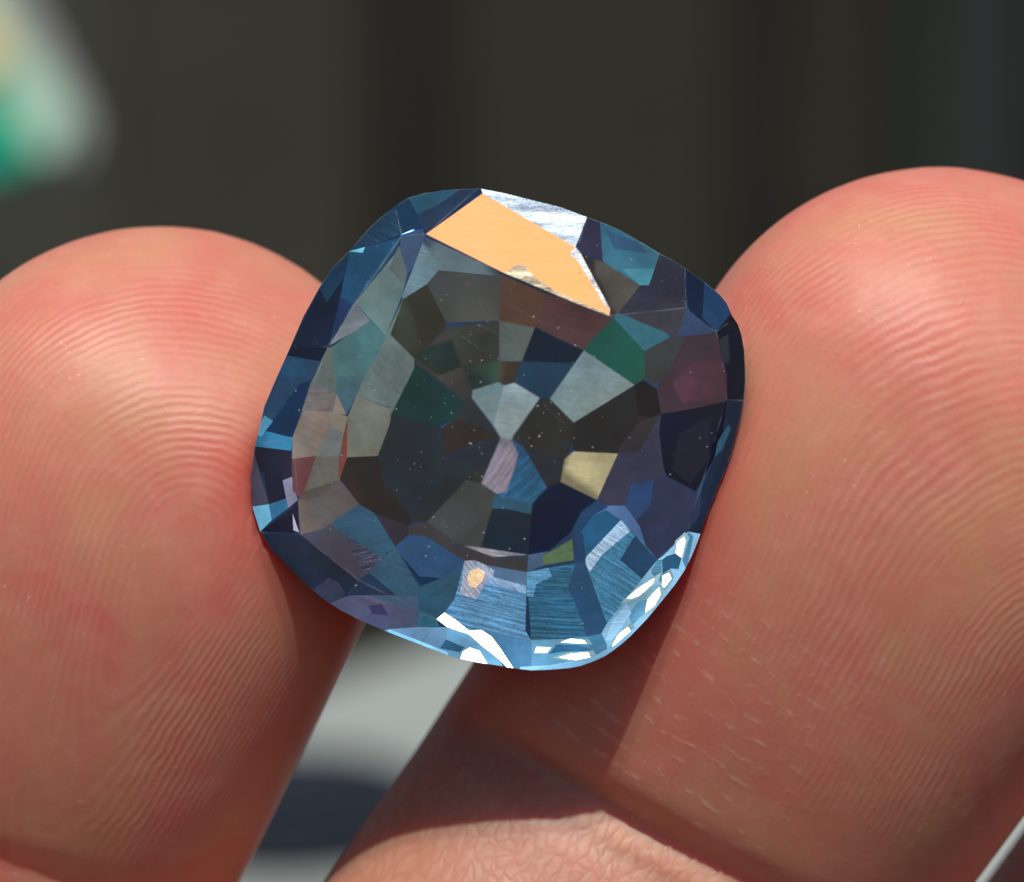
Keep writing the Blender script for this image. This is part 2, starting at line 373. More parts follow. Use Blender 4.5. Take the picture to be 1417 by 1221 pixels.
 ([(534,465),(558,414),(540,463),(573,496),(573,510),(542,572),(540,564),(493,549),(503,525),(523,490)], (94,112,110),'m'),
 ([(493,550),(542,566),(539,588),(523,631),(480,633),(481,577)], (110,114,104),'m'),
 ([(453,482),(461,480),(466,545),(430,530)], (92,106,102),'m'),
 ([(430,530),(466,545),(479,574),(460,571),(456,588),(438,631),(404,635),(405,606)], (128,114,106),'m'),
 ([(430,530),(466,545),(458,572),(418,568)], (112,106,108),'m'),
 ([(460,571),(479,577),(478,590),(470,631),(438,631),(456,588)], (106,112,110),'m'),
 ([(460,568),(479,578),(476,600),(456,590)], (125,118,104),'m'),
 ([(479,577),(482,577),(480,633),(478,657),(471,664),(467,653),(474,608)], (128,62,56),'m'),
 ([(404,635),(438,631),(421,680),(418,690),(405,680)], (106,64,70),'m'),
 ([(438,631),(471,631),(467,653),(470,663),(421,681)], (100,98,92),'m'),
 ([(480,633),(523,631),(529,640),(529,668),(540,677),(566,712),(570,722),(566,728),(521,712),(497,698),(476,669),(472,664)], (50,44,42),'w'),
 ([(521,712),(566,728),(564,740),(547,757),(527,724)], (54,50,62),'m'),
]
CROWN = [  # polygon, kind (t = table, c = crown facet), options
 ([(556,326),(590,324),(843,437),(949,426),(991,459),(997,480),(1006,553),(951,737),(910,775),(832,877),(735,886),(604,857),(495,803),(416,740),(405,606),(453,480),(491,419)], 't', {}),
 ([(556,326),(545,280),(565,268),(610,258),(664,258),(590,324)], 'c', {}),
 ([(556,326),(545,280),(480,344),(438,396),(396,480),(453,480),(491,419)], 'c', {}),
 ([(453,480),(396,480),(340,618),(405,606)], 'c', {}),
 ([(405,606),(340,618),(335,660),(345,730),(360,738),(416,740)], 'c', {}),
 ([(416,740),(355,738),(375,780),(450,838),(495,803)], 'c', {}),
 ([(495,803),(450,838),(495,868),(578,899),(604,857)], 'c', {}),
 ([(604,857),(578,899),(640,925),(737,935),(735,886)], 'c', {}),
 ([(735,886),(737,935),(850,925),(855,906),(832,877)], 'c', {}),
 ([(832,877),(852,906),(960,800),(947,790),(910,775)], 'c', {}),
 ([(910,775),(950,795),(975,760),(1035,590),(1030,555),(1006,553),(951,737)], 'c', {}),
 ([(1006,553),(1036,555),(1040,440),(1013,436),(991,459),(997,480)], 'c', {}),
 ([(991,459),(1018,440),(997,400),(948,366),(949,426)], 'c', {}),
 ([(949,426),(946,366),(861,310),(813,298),(800,340),(843,437)], 'c', {}),
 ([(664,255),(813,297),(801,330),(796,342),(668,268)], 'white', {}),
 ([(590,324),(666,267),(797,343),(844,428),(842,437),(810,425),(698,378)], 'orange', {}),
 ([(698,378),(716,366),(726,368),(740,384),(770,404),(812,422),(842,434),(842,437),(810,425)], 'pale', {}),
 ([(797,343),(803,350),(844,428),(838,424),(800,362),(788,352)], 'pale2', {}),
]
def mellow(c):
    """mutes the seen colours, light included: the darker a face looks, the greyer"""
    if sum(c) > 560: return c
    l_ = .3*c[0]+.55*c[1]+.15*c[2]; k_ = .68 if max(c) < 75 else (.8 if max(c) < 130 else .88)
    return tuple(l_+(q-l_)*k_ for q in c)
def grown(p_, f_):
    x_ = sum(q[0] for q in p_)/len(p_); y_ = sum(q[1] for q in p_)/len(p_)
    return [(x_+(q[0]-x_)*f_, y_+(q[1]-y_)*f_) for q in p_]
_all = []
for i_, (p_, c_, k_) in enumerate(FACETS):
    if sum(c_) > 690 and i_ not in (43, 50):      # a paler face added round each sparkle paints its glow
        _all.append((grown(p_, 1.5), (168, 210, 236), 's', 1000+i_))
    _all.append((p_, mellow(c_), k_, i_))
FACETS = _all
outer = [Vector(p) for p in OUT]
def rho(px, py):
    d = Vector((px-CUL[0], py-CUL[1])); r = d.length
    if r < 1e-6: return 0.0
    u = d/r; best = 1e9
    for i in range(len(outer)):
        a = outer[i]-Vector(CUL); b = outer[(i+1) % len(outer)]-Vector(CUL); e = b-a
        den = u.x*e.y-u.y*e.x
        if abs(den) < 1e-9: continue
        t = (a.x*e.y-a.y*e.x)/den; s = (a.x*u.y-a.y*u.x)/den
        if t > 0 and -1e-6 <= s <= 1+1e-6: best = min(best, t)
    return r/best
def z_pav(px, py): return -0.05 - 0.45*max(0.0, 1-rho(px, py))**0.85
def z_crown(px, py): return 0.12*min(1.0, max(0.0, (1-rho(px, py))/0.14))

def inside(p, poly):
    c = False; j = len(poly)-1
    for i in range(len(poly)):
        a, b = poly[i], poly[j]
        if (a[1] > p[1]) != (b[1] > p[1]) and p[0] < (b[0]-a[0])*(p[1]-a[1])/(b[1]-a[1])+a[0]: c = not c
        j = i
    return c
def partition(polys):
    """plane partition: later polygons lie over earlier ones; returns points and, per polygon, its triangles"""
    pts, faces = [], []
    def add(p):
        for i, q in enumerate(pts):
            if (q[0]-p[0])**2+(q[1]-p[1])**2 < 6.0: return i
        pts.append(tuple(map(float, p))); return len(pts)-1
    base = [add(p) for p in OUT]; faces.append(base)
    for p in polys:
        f = []
        for q in p:
            i = add(q)
            if not f or f[-1] != i: f.append(i)
        if f[0] == f[-1]: f = f[:-1]
        faces.append(f)
    edges = []
    for fc in faces: edges += [(fc[i], fc[(i+1) % len(fc)]) for i in range(len(fc))]
    v, e, f, ov, oe, of = geometry.delaunay_2d_cdt([Vector(p) for p in pts], list(dict.fromkeys(edges)), [], 0, 1e-3, False)
    loops = [[pts[i] for i in fc] for fc in faces]
    groups = {}
    for tri in f:
        c = ((v[tri[0]].x+v[tri[1]].x+v[tri[2]].x)/3, (v[tri[0]].y+v[tri[1]].y+v[tri[2]].y)/3)
        if not inside(c, loops[0]): continue
        groups.setdefault(max(i for i in range(len(loops)) if inside(c, loops[i]))-1, []).append(tuple(tri))
    return v, groups

def pieces(tris):
    """connected groups of triangles"""
    left = list(tris); out = []
    while left:
        g = [left.pop()]; es = {frozenset(e) for e in ((g[0][0], g[0][1]), (g[0][1], g[0][2]), (g[0][2], g[0][0]))}
        grow = True
        while grow:
            grow = False
            for t_ in left[:]:
                te = {frozenset((t_[0], t_[1])), frozenset((t_[1], t_[2])), frozenset((t_[2], t_[0]))}
                if te & es: g.append(t_); es |= te; left.remove(t_); grow = True
        out.append(g)
    return out
HORIZON = {69, 70, 82, 83, 84, 88, 144}   # faces that throw back the bright low sky
BR = {44: .25, 45: .25, 46: .9, 51: .05, 53: .05, 54: .55, 56: .55, 67: -1.0, 68: -.75}

gem = bpy.data.objects.new('gemstone', None); col.objects.link(gem); gem.matrix_world = FRAME
tag(gem, 'blue cushion cut gemstone held between two fingertips', 'gemstone')

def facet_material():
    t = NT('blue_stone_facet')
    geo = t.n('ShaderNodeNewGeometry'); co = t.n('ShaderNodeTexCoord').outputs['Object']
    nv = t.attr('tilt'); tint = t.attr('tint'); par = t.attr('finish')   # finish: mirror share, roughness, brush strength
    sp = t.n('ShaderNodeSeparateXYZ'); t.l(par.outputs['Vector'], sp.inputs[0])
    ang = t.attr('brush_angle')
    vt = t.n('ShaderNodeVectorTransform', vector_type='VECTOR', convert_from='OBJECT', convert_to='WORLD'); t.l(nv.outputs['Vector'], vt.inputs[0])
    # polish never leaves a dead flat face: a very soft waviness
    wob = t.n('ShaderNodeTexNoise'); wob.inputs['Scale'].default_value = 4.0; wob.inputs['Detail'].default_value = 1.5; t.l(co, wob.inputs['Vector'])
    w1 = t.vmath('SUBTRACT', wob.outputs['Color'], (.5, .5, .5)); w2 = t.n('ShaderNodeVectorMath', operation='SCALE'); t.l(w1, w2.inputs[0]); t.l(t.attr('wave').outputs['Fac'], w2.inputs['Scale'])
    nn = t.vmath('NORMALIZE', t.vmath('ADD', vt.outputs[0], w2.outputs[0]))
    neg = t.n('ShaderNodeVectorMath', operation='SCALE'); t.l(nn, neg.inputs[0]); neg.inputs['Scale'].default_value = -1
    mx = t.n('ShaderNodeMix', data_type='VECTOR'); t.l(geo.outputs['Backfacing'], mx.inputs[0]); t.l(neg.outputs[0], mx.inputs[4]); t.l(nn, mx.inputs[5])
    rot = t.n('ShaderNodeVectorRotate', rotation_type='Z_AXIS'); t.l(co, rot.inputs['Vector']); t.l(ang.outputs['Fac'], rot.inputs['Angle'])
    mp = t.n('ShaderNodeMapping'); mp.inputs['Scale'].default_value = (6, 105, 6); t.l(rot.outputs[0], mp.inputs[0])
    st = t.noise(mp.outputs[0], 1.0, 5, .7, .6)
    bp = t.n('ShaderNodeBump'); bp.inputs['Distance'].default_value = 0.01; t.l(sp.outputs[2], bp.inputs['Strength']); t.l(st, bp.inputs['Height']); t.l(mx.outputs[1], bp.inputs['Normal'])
    # uneven tint: soft gradients of mirrored surroundings put into the colour
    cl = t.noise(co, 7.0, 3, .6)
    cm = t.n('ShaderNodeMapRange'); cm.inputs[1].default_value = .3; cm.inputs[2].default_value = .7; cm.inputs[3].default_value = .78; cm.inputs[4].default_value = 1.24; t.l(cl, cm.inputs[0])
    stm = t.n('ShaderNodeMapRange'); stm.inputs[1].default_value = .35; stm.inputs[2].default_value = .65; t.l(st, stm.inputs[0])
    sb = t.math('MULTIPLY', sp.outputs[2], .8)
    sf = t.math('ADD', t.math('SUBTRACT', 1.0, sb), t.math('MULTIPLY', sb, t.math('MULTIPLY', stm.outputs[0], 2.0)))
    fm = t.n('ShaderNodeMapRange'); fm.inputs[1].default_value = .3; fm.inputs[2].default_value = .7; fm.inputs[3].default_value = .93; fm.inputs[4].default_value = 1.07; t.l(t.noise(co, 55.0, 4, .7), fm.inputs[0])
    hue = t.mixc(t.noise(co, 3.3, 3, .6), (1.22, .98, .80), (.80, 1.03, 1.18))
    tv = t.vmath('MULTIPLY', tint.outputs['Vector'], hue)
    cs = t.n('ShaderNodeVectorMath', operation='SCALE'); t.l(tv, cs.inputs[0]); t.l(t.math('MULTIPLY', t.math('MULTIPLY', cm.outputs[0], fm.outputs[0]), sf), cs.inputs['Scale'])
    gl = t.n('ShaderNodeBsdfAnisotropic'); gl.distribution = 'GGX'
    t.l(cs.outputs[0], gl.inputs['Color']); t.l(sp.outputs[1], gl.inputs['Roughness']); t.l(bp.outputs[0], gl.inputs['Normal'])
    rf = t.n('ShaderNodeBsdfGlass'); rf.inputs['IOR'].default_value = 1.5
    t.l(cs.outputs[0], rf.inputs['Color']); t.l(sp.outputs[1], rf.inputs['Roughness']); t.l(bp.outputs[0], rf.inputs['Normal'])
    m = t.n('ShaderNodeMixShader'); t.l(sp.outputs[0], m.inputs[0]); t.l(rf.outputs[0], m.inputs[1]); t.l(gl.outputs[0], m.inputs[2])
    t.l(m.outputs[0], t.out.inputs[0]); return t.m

def crown_material():
    t = NT('clear_stone_crown')
    nv = t.attr('tilt'); tint = t.attr('tint'); par = t.attr('finish')   # finish: gloss share, roughness, frost
    co = t.n('ShaderNodeTexCoord').outputs['Object']; geo = t.n('ShaderNodeNewGeometry')
    sp = t.n('ShaderNodeSeparateXYZ'); t.l(par.outputs['Vector'], sp.inputs[0])
    vt = t.n('ShaderNodeVectorTransform', vector_type='VECTOR', convert_from='OBJECT', convert_to='WORLD'); t.l(nv.outputs['Vector'], vt.inputs[0])
    neg = t.n('ShaderNodeVectorMath', operation='SCALE'); t.l(vt.outputs[0], neg.inputs[0]); neg.inputs['Scale'].default_value = -1
    mx = t.n('ShaderNodeMix', data_type='VECTOR'); t.l(geo.outputs['Backfacing'], mx.inputs[0]); t.l(vt.outputs[0], mx.inputs[4]); t.l(neg.outputs[0], mx.inputs[5])
    mp = t.n('ShaderNodeMapping'); mp.inputs['Rotation'].default_value = (0, 0, math.radians(20)); mp.inputs['Scale'].default_value = (4, 26, 4); t.l(co, mp.inputs[0])
    st = t.noise(mp.outputs[0], 1.0, 5, .65, 1.0)
    bp = t.n('ShaderNodeBump'); bp.inputs['Distance'].default_value = 0.02; t.l(sp.outputs[2], bp.inputs['Strength']); t.l(st, bp.inputs['Height']); t.l(mx.outputs[1], bp.inputs['Normal'])
    tr = t.n('ShaderNodeBsdfTransparent')
    gl = t.n('ShaderNodeBsdfAnisotropic'); gl.distribution = 'GGX'
    t.l(tint.outputs['Color'], gl.inputs['Color']); t.l(sp.outputs[1], gl.inputs['Roughness']); t.l(bp.outputs[0], gl.inputs['Normal'])
    m = t.n('ShaderNodeMixShader'); t.l(sp.outputs[0], m.inputs[0]); t.l(tr.outputs[0], m.inputs[1]); t.l(gl.outputs[0], m.inputs[2])
    t.l(m.outputs[0], t.out.inputs[0]); return t.m

def edge_material():
    """worn arris between two crown faces, its edge highlight put into a pale colour"""
    t = NT('facet_edge'); co = t.n('ShaderNodeTexCoord').outputs['Object']
    tr = t.n('ShaderNodeBsdfTransparent'); gl = t.n('ShaderNodeBsdfPrincipled')
    gl.inputs['Base Color'].default_value = (.30, .40, .46, 1); gl.inputs['Roughness'].default_value = .45
    mr = t.n('ShaderNodeMapRange'); mr.inputs[1].default_value = .42; mr.inputs[2].default_value = .68; mr.inputs[3].default_value = .02; mr.inputs[4].default_value = .42
    t.l(t.noise(co, 8.0, 4, .7), mr.inputs[0])
    m = t.n('ShaderNodeMixShader'); t.l(mr.outputs[0], m.inputs[0]); t.l(tr.outputs[0], m.inputs[1]); t.l(gl.outputs[0], m.inputs[2])
    t.l(m.outputs[0], t.out.inputs[0]); return t.m
FM = facet_material(); CM = crown_material(); EM = edge_material()
#TINTS-BEGIN
TINT = {-1: [0.0568, 0.1387, 0.2617], 0: [0.0454, 0.129, 0.2159], 1: [0.0685, 0.2211, 0.3078], 2: [0.0941, 0.2148, 1.0], 3: [0.1193, 0.1844, 0.2571], 4: [0.2058, 0.5509, 0.5677], 5: [0.1015, 0.3132, 0.4339], 6: [0.1887, 0.7642, 1.0], 7: [0.0318, 0.0482, 0.0894], 8: [0.1008, 0.1688, 0.3192], 9: [0.0638, 0.17, 0.2503], 10: [0.103, 0.2083, 0.3038], 11: [0.0228, 0.0293, 0.0617], 12: [0.0931, 0.2811, 0.3661], 13: [0.0521, 0.1226, 0.2231], 14: [0.0205, 0.1214, 0.2262], 15: [0.0116, 0.0424, 0.0684], 16: [0.0716, 0.0505, 0.089], 17: [0.2372, 0.1881, 0.2499], 18: [0.0259, 0.0823, 0.129], 19: [0.0281, 0.1376, 0.2606], 20: [0.1544, 0.1654, 0.2474], 21: [0.0344, 0.0298, 0.0694], 22: [0.205, 0.1917, 0.2634], 23: [0.0857, 0.1055, 0.1433], 24: [0.1593, 0.1696, 0.2369], 25: [0.5739, 0.3821, 0.2663], 26: [0.451, 0.311, 0.1973], 27: [0.3125, 0.2498, 0.271], 28: [0.0624, 0.0716, 0.1283], 29: [0.1406, 0.3104, 0.3857], 30: [0.1337, 0.3077, 0.4443], 31: [0.1298, 0.3126, 0.4845], 32: [0.0205, 0.091, 0.192], 33: [0.1384, 0.3546, 0.3883], 34: [0.4493, 0.381, 0.4738], 35: [0.2234, 0.3521, 0.4564], 36: [0.1606, 0.1177, 0.2537], 37: [0.1008, 0.1352, 0.2014], 38: [0.1902, 0.6085, 0.6341], 39: [0.0427, 0.0913, 0.1565], 40: [0.0207, 0.0583, 0.1035], 41: [0.0492, 0.1797, 0.3527], 42: [0.0411, 0.1074, 0.1741], 44: [0.0138, 0.04, 0.078], 45: [0.1134, 0.2033, 0.33], 46: [0.0455, 0.0544, 0.0789], 48: [0.0347, 0.0565, 0.0928], 49: [0.0124, 0.0412, 0.0846], 51: [0.0042, 0.0202, 0.0396], 52: [0.1046, 0.2841, 0.4479], 53: [0.0161, 0.0495, 0.0899], 54: [0.0074, 0.0301, 0.0579], 55: [0.0582, 0.1823, 0.3178], 56: [0.051, 0.0806, 0.121], 57: [0.0161, 0.1112, 0.239], 58: [0.0835, 0.2137, 0.3576], 59: [0.4674, 0.6181, 0.2164], 60: [0.1425, 0.2414, 0.3824], 61: [0.2799, 0.1915, 0.1454], 62: [0.0375, 0.0383, 0.0483], 63: [0.3462, 0.2851, 0.2003], 64: [0.0466, 0.0872, 0.1151], 65: [0.1376, 0.3818, 0.4283], 66: [0.0043, 0.0282, 0.1047], 67: [0.0763, 0.0692, 0.097], 68: [0.006, 0.0328, 0.0722], 69: [0.6537, 0.6951, 0.569], 70: [1.0, 1.0, 0.8911], 71: [0.1491, 0.1147, 0.1005], 72: [0.1696, 0.0846, 0.0528], 73: [0.0755, 0.0819, 0.0874], 74: [0.1092, 0.09, 0.0708], 75: [0.146, 0.1038, 0.0483], 76: [0.2429, 0.1824, 0.1325], 77: [0.2067, 0.1581, 0.0925], 78: [0.0772, 0.1098, 0.0711], 79: [0.2292, 0.1535, 0.1123], 80: [0.0187, 0.1619, 0.1038], 81: [0.0544, 0.0906, 0.0595], 82: [0.3445, 0.1232, 0.0665], 83: [0.3081, 0.098, 0.0863], 84: [0.3321, 0.3341, 0.2716], 85: [0.2375, 0.1159, 0.0572], 86: [0.0016, 0.0294, 0.0746], 87: [0.0566, 0.1677, 0.2248], 88: [0.7083, 0.7293, 0.6087], 89: [0.029, 0.2539, 0.1451], 90: [0.0722, 0.321, 0.424], 91: [0.0966, 0.0876, 0.1125], 92: [0.5735, 0.3831, 0.1993], 93: [0.2552, 0.1656, 0.2362], 94: [0.243, 0.7228, 0.7911], 95: [0.2778, 1.0, 1.0], 96: [0.3292, 0.7051, 0.9241], 97: [0.0473, 0.0648, 0.11], 98: [0.0917, 0.2204, 0.3528], 99: [0.1493, 0.2368, 0.3822], 100: [0.215, 0.1842, 0.1243], 101: [0.2855, 0.0989, 0.1033], 102: [0.3963, 0.1082, 0.118], 103: [0.0455, 0.02, 0.0246], 104: [0.1999, 0.1296, 0.1094], 105: [0.0508, 0.0206, 0.0242], 106: [0.0975, 0.0655, 0.0526], 107: [0.1859, 0.1275, 0.1049], 108: [0.1504, 0.1059, 0.0754], 109: [0.1108, 0.1011, 0.1007], 110: [0.1459, 0.1356, 0.0813], 111: [0.1608, 0.1209, 0.1766], 112: [0.0019, 0.0045, 0.0445], 113: [0.0437, 0.0343, 0.0764], 114: [0.0648, 0.0894, 0.1391], 115: [0.0627, 0.2548, 0.3281], 116: [0.1219, 0.1253, 0.2073], 117: [0.0979, 0.1927, 0.3845], 118: [0.0592, 0.1278, 0.2865], 119: [0.0403, 0.146, 0.318], 120: [0.0244, 0.0527, 0.0811], 121: [0.0203, 0.0688, 0.1334], 123: [0.0363, 0.1402, 0.2552], 125: [0.0344, 0.1008, 0.1656], 128: [0.0171, 0.0519, 0.091], 129: [0.034, 0.0678, 0.1074], 131: [0.0105, 0.0322, 0.0565], 132: [0.037, 0.149, 0.2644], 136: [0.0228, 0.1089, 0.2299], 137: [0.0281, 0.0652, 0.1075], 138: [0.2031, 0.2955, 0.335], 139: [0.0987, 0.1718, 0.2125], 140: [0.2191, 0.3324, 0.4688], 141: [0.1817, 0.2924, 0.2852], 142: [0.3222, 0.3941, 0.3226], 143: [0.1409, 0.1674, 0.1986], 144: [0.2474, 0.493, 0.4193], 145: [0.1914, 0.3999, 0.402], 146: [0.651, 0.653, 0.442], 147: [0.692, 0.6286, 0.3916], 148: [0.5352, 0.5777, 0.3849], 149: [0.565, 0.4434, 0.349], 150: [0.6716, 0.443, 0.3438], 151: [0.6778, 0.5927, 0.4543], 152: [0.5401, 0.487, 0.3532], 153: [0.3816, 0.0884, 0.0695], 154: [0.6443, 0.1935, 0.1748], 155: [0.6081, 0.4488, 0.3003], 156: [0.1151, 0.0671, 0.0494], 157: [0.1389, 0.0983, 0.1099], 47: [0.0476, 0.0369, 0.0249], 43: [0.1605, 0.2037, 0.2283], 50: [0.1756, 0.2228, 0.2499], 1122: [0.0139, 0.0251, 0.0316], 122: [0.1159, 0.147, 0.165], 1124: [0.01, 0.0181, 0.0228], 124: [0.161, 0.2043, 0.229], 1126: [0.0182, 0.0328, 0.0414], 126: [0.1395, 0.1771, 0.1985], 1127: [0.0133, 0.024, 0.0303], 127: [0.161, 0.2043, 0.229], 1130: [0.0089, 0.0159, 0.02], 130: [0.2063, 0.2618, 0.2935], 133: [0.0623, 0.0791, 0.0887], 1134: [0.0086, 0.0155, 0.0195], 134: [0.161, 0.2043, 0.229], 1135: [0.0085, 0.0152, 0.0192], 135: [0.0886, 0.1124, 0.1259]}
#TINTS-END
def grp_mesh(name, v, tris, zf, mat, parent, flip):
    idx = sorted({i for t in tris for i in t}); mp = {i: j for j, i in enumerate(idx)}
    vs = [P(v[i].x, v[i].y, zf(v[i].x, v[i].y)) for i in idx]
    fs = [tuple(mp[i] for i in t) for t in tris]
    o = mesh_obj(name, vs, fs, mat, parent)
    me = o.data
    # outward side: pavilion away from the lens, crown towards it
    if me.polygons:
        s = sum(p.normal.z*p.area for p in me.polygons)
        if (s > 0) == flip: me.flip_normals()
    return o
pav = bpy.data.objects.new('pavilion', None); col.objects.link(pav); pav.parent = gem
cro = bpy.data.objects.new('crown', None); col.objects.link(cro); cro.parent = gem
v, groups = partition([f[0] for f in FACETS])
H = (SUN_L + Vector((0, 0, 1))).normalized()
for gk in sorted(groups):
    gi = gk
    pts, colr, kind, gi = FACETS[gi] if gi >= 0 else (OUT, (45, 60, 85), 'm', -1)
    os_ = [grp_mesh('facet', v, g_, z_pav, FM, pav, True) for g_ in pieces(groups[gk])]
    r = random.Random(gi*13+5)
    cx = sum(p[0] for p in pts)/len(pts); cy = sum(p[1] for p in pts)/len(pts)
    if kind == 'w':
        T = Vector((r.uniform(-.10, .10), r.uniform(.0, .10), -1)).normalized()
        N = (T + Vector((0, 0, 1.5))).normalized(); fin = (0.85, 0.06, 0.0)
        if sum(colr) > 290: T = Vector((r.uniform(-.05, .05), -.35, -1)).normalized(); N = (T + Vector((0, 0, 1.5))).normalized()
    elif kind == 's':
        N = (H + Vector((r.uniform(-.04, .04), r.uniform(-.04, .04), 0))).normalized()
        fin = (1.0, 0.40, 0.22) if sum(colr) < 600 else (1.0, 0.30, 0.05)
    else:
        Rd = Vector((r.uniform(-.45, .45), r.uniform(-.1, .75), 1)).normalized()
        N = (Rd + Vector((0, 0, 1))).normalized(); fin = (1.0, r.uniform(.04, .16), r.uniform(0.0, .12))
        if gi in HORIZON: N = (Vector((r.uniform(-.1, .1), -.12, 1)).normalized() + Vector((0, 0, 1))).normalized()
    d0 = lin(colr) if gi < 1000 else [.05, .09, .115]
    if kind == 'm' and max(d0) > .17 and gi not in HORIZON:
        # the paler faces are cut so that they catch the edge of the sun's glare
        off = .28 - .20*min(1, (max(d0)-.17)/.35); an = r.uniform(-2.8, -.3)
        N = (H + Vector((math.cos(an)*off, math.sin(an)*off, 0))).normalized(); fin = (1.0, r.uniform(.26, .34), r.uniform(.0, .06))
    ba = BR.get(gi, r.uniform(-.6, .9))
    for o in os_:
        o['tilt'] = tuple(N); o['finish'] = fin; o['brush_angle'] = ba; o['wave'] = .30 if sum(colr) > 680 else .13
        o['tint'] = TINT.get(gi, [.26, .33, .37]) if sum(colr) > 680 else TINT.get(gi, [max(.002, min(1, c*1.5)) for c in d0])  # each face's reflections and shade are put into its tint
# crown
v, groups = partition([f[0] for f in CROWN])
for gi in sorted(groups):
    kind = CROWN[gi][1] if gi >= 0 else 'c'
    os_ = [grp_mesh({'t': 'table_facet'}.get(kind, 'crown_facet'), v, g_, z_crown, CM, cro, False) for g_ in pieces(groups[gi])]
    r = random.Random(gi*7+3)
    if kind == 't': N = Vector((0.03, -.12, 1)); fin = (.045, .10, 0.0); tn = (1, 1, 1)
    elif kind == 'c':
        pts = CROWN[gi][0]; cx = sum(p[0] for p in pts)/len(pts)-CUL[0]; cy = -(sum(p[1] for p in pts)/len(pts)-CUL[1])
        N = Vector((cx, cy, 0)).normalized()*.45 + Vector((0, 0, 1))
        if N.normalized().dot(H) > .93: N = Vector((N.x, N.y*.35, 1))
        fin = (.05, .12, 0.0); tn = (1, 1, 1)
    elif kind == 'orange': N = H + Vector((.0, 0, 0)); fin = (.60, .50, .07); tn = (.50, .180, .072)  # orange reflection is put into the gloss tint
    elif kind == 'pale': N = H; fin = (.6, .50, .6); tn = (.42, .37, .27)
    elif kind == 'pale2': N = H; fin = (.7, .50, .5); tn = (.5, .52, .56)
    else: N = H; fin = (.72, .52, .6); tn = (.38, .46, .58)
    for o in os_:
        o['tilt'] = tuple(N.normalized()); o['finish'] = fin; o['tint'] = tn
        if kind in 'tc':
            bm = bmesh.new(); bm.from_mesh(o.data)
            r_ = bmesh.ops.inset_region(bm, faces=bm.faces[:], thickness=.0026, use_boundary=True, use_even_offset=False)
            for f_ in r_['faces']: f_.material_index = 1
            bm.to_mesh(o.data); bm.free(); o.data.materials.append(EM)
# girdle
gv = [P(x, y, 0.0) for x, y in OUT] + [P(x, y, -0.05) for x, y in OUT]; n = len(OUT)
gf = [(i, (i+1) % n, n+(i+1) % n, n+i) for i in range(n)]
gd = mesh_obj('girdle', gv, gf, CM, gem)
gd['wave'] = .1; gd['tilt'] = (0, .3, 1); gd['tint'] = (.08, .16, .26); gd['finish'] = (.25, .3, .2); gd['brush_angle'] = 0.0

# dust on the table facet
dm = simple('pale_dust', (.30, .32, .33), .8, .1)
bm = bmesh.new(); ring = [Vector(p) for p in CROWN[0][0]]
rd = random.Random(3); cnt = 0
while cnt < 170:
    if rd.random() < .55: x, y = rd.gauss(650, 110), rd.gauss(590, 90)
    else: x, y = rd.uniform(350, 1025), rd.uniform(270, 920)
    if not inside((x, y), OUT) or rho(x, y) > .96: continue
    s = rd.choice((.0007, .0008, .001, .0012, .0018)) * rd.uniform(.7, 1.2)
    q = P(x, y, z_crown(x, y)+.002)
    m = Matrix.Translation(q) @ Matrix.Rotation(rd.uniform(0, PI), 4, 'Z') @ Matrix.Diagonal((s*rd.choice((1, 1, 1, 1.8)), s, s*.5, 1))
    bmesh.ops.create_icosphere(bm, subdivisions=1, radius=1.6, matrix=m); cnt += 1
for x0, y0, x1, y1 in ((706,421,750,447),(655,447,690,462),(640,466,668,486),(752,560,780,586),(668,556,690,562)):
    for i in range(24):
        t_ = i/23; q = P(x0+(x1-x0)*t_+rd.uniform(-1, 1), y0+(y1-y0)*t_+rd.uniform(-1, 1), .1215)
        bmesh.ops.create_icosphere(bm, subdivisions=1, radius=.0008*rd.uniform(.6, 1.4), matrix=Matrix.Translation(q))
dust = bm_obj('dust', bm, dm, gem); dust['kind'] = 'stuff'

# ------------------------------------------------------------------ the hand
def finger(c, lean, R, length, zc, T, prof, name):
    """c: pixel of the tip's round centre, lean: degrees from upright, R: half width px; prof(v)->(front offset, width factor)"""
    a = math.radians(lean); cc = P(*c, zc); cc.z = 0; ax = Vector((math.sin(a), math.cos(a), 0)); ux = Vector((math.cos(a), -math.sin(a), 0))
    Rc = (R+7)/PXCM*(DIST-zc)/DIST; vs, fs = [], []
    NR, NA = int((length+Rc)/.04), 96
    for i in range(NR+1):
        if i < 40: th = (i/40)*PI/2; v_ = -Rc*math.cos(th); s = math.sin(th)
        else: v_ = (i-40)/(NR-40)*length; s = 1
        dz, wf, tf = prof(max(v_, -Rc))
        for j in range(NA):
            g = 2*PI*j/NA; cg, sg = math.cos(g), math.sin(g)
            e = 2.35
            rr = (abs(cg)**e + abs(sg)**e)**(-1/e)
            x = Rc*wf*s*cg*rr; z = T*tf*s*sg*rr; dz = prof(max(v_+.08*x, -Rc))[0]
            p = cc + ux*x - ax*v_ + Vector((0, 0, zc+dz+z)); vs.append(p)
        if i:
            b0, b1 = (i-1)*NA, i*NA
            for j in range(NA): fs.append((b0+j, b1+j, b1+(j+1) % NA, b0+(j+1) % NA))
    fs.append(tuple(range(NA))[::-1]); fs.append(tuple(range(NR*NA, NR*NA+NA)))
    return vs, fs
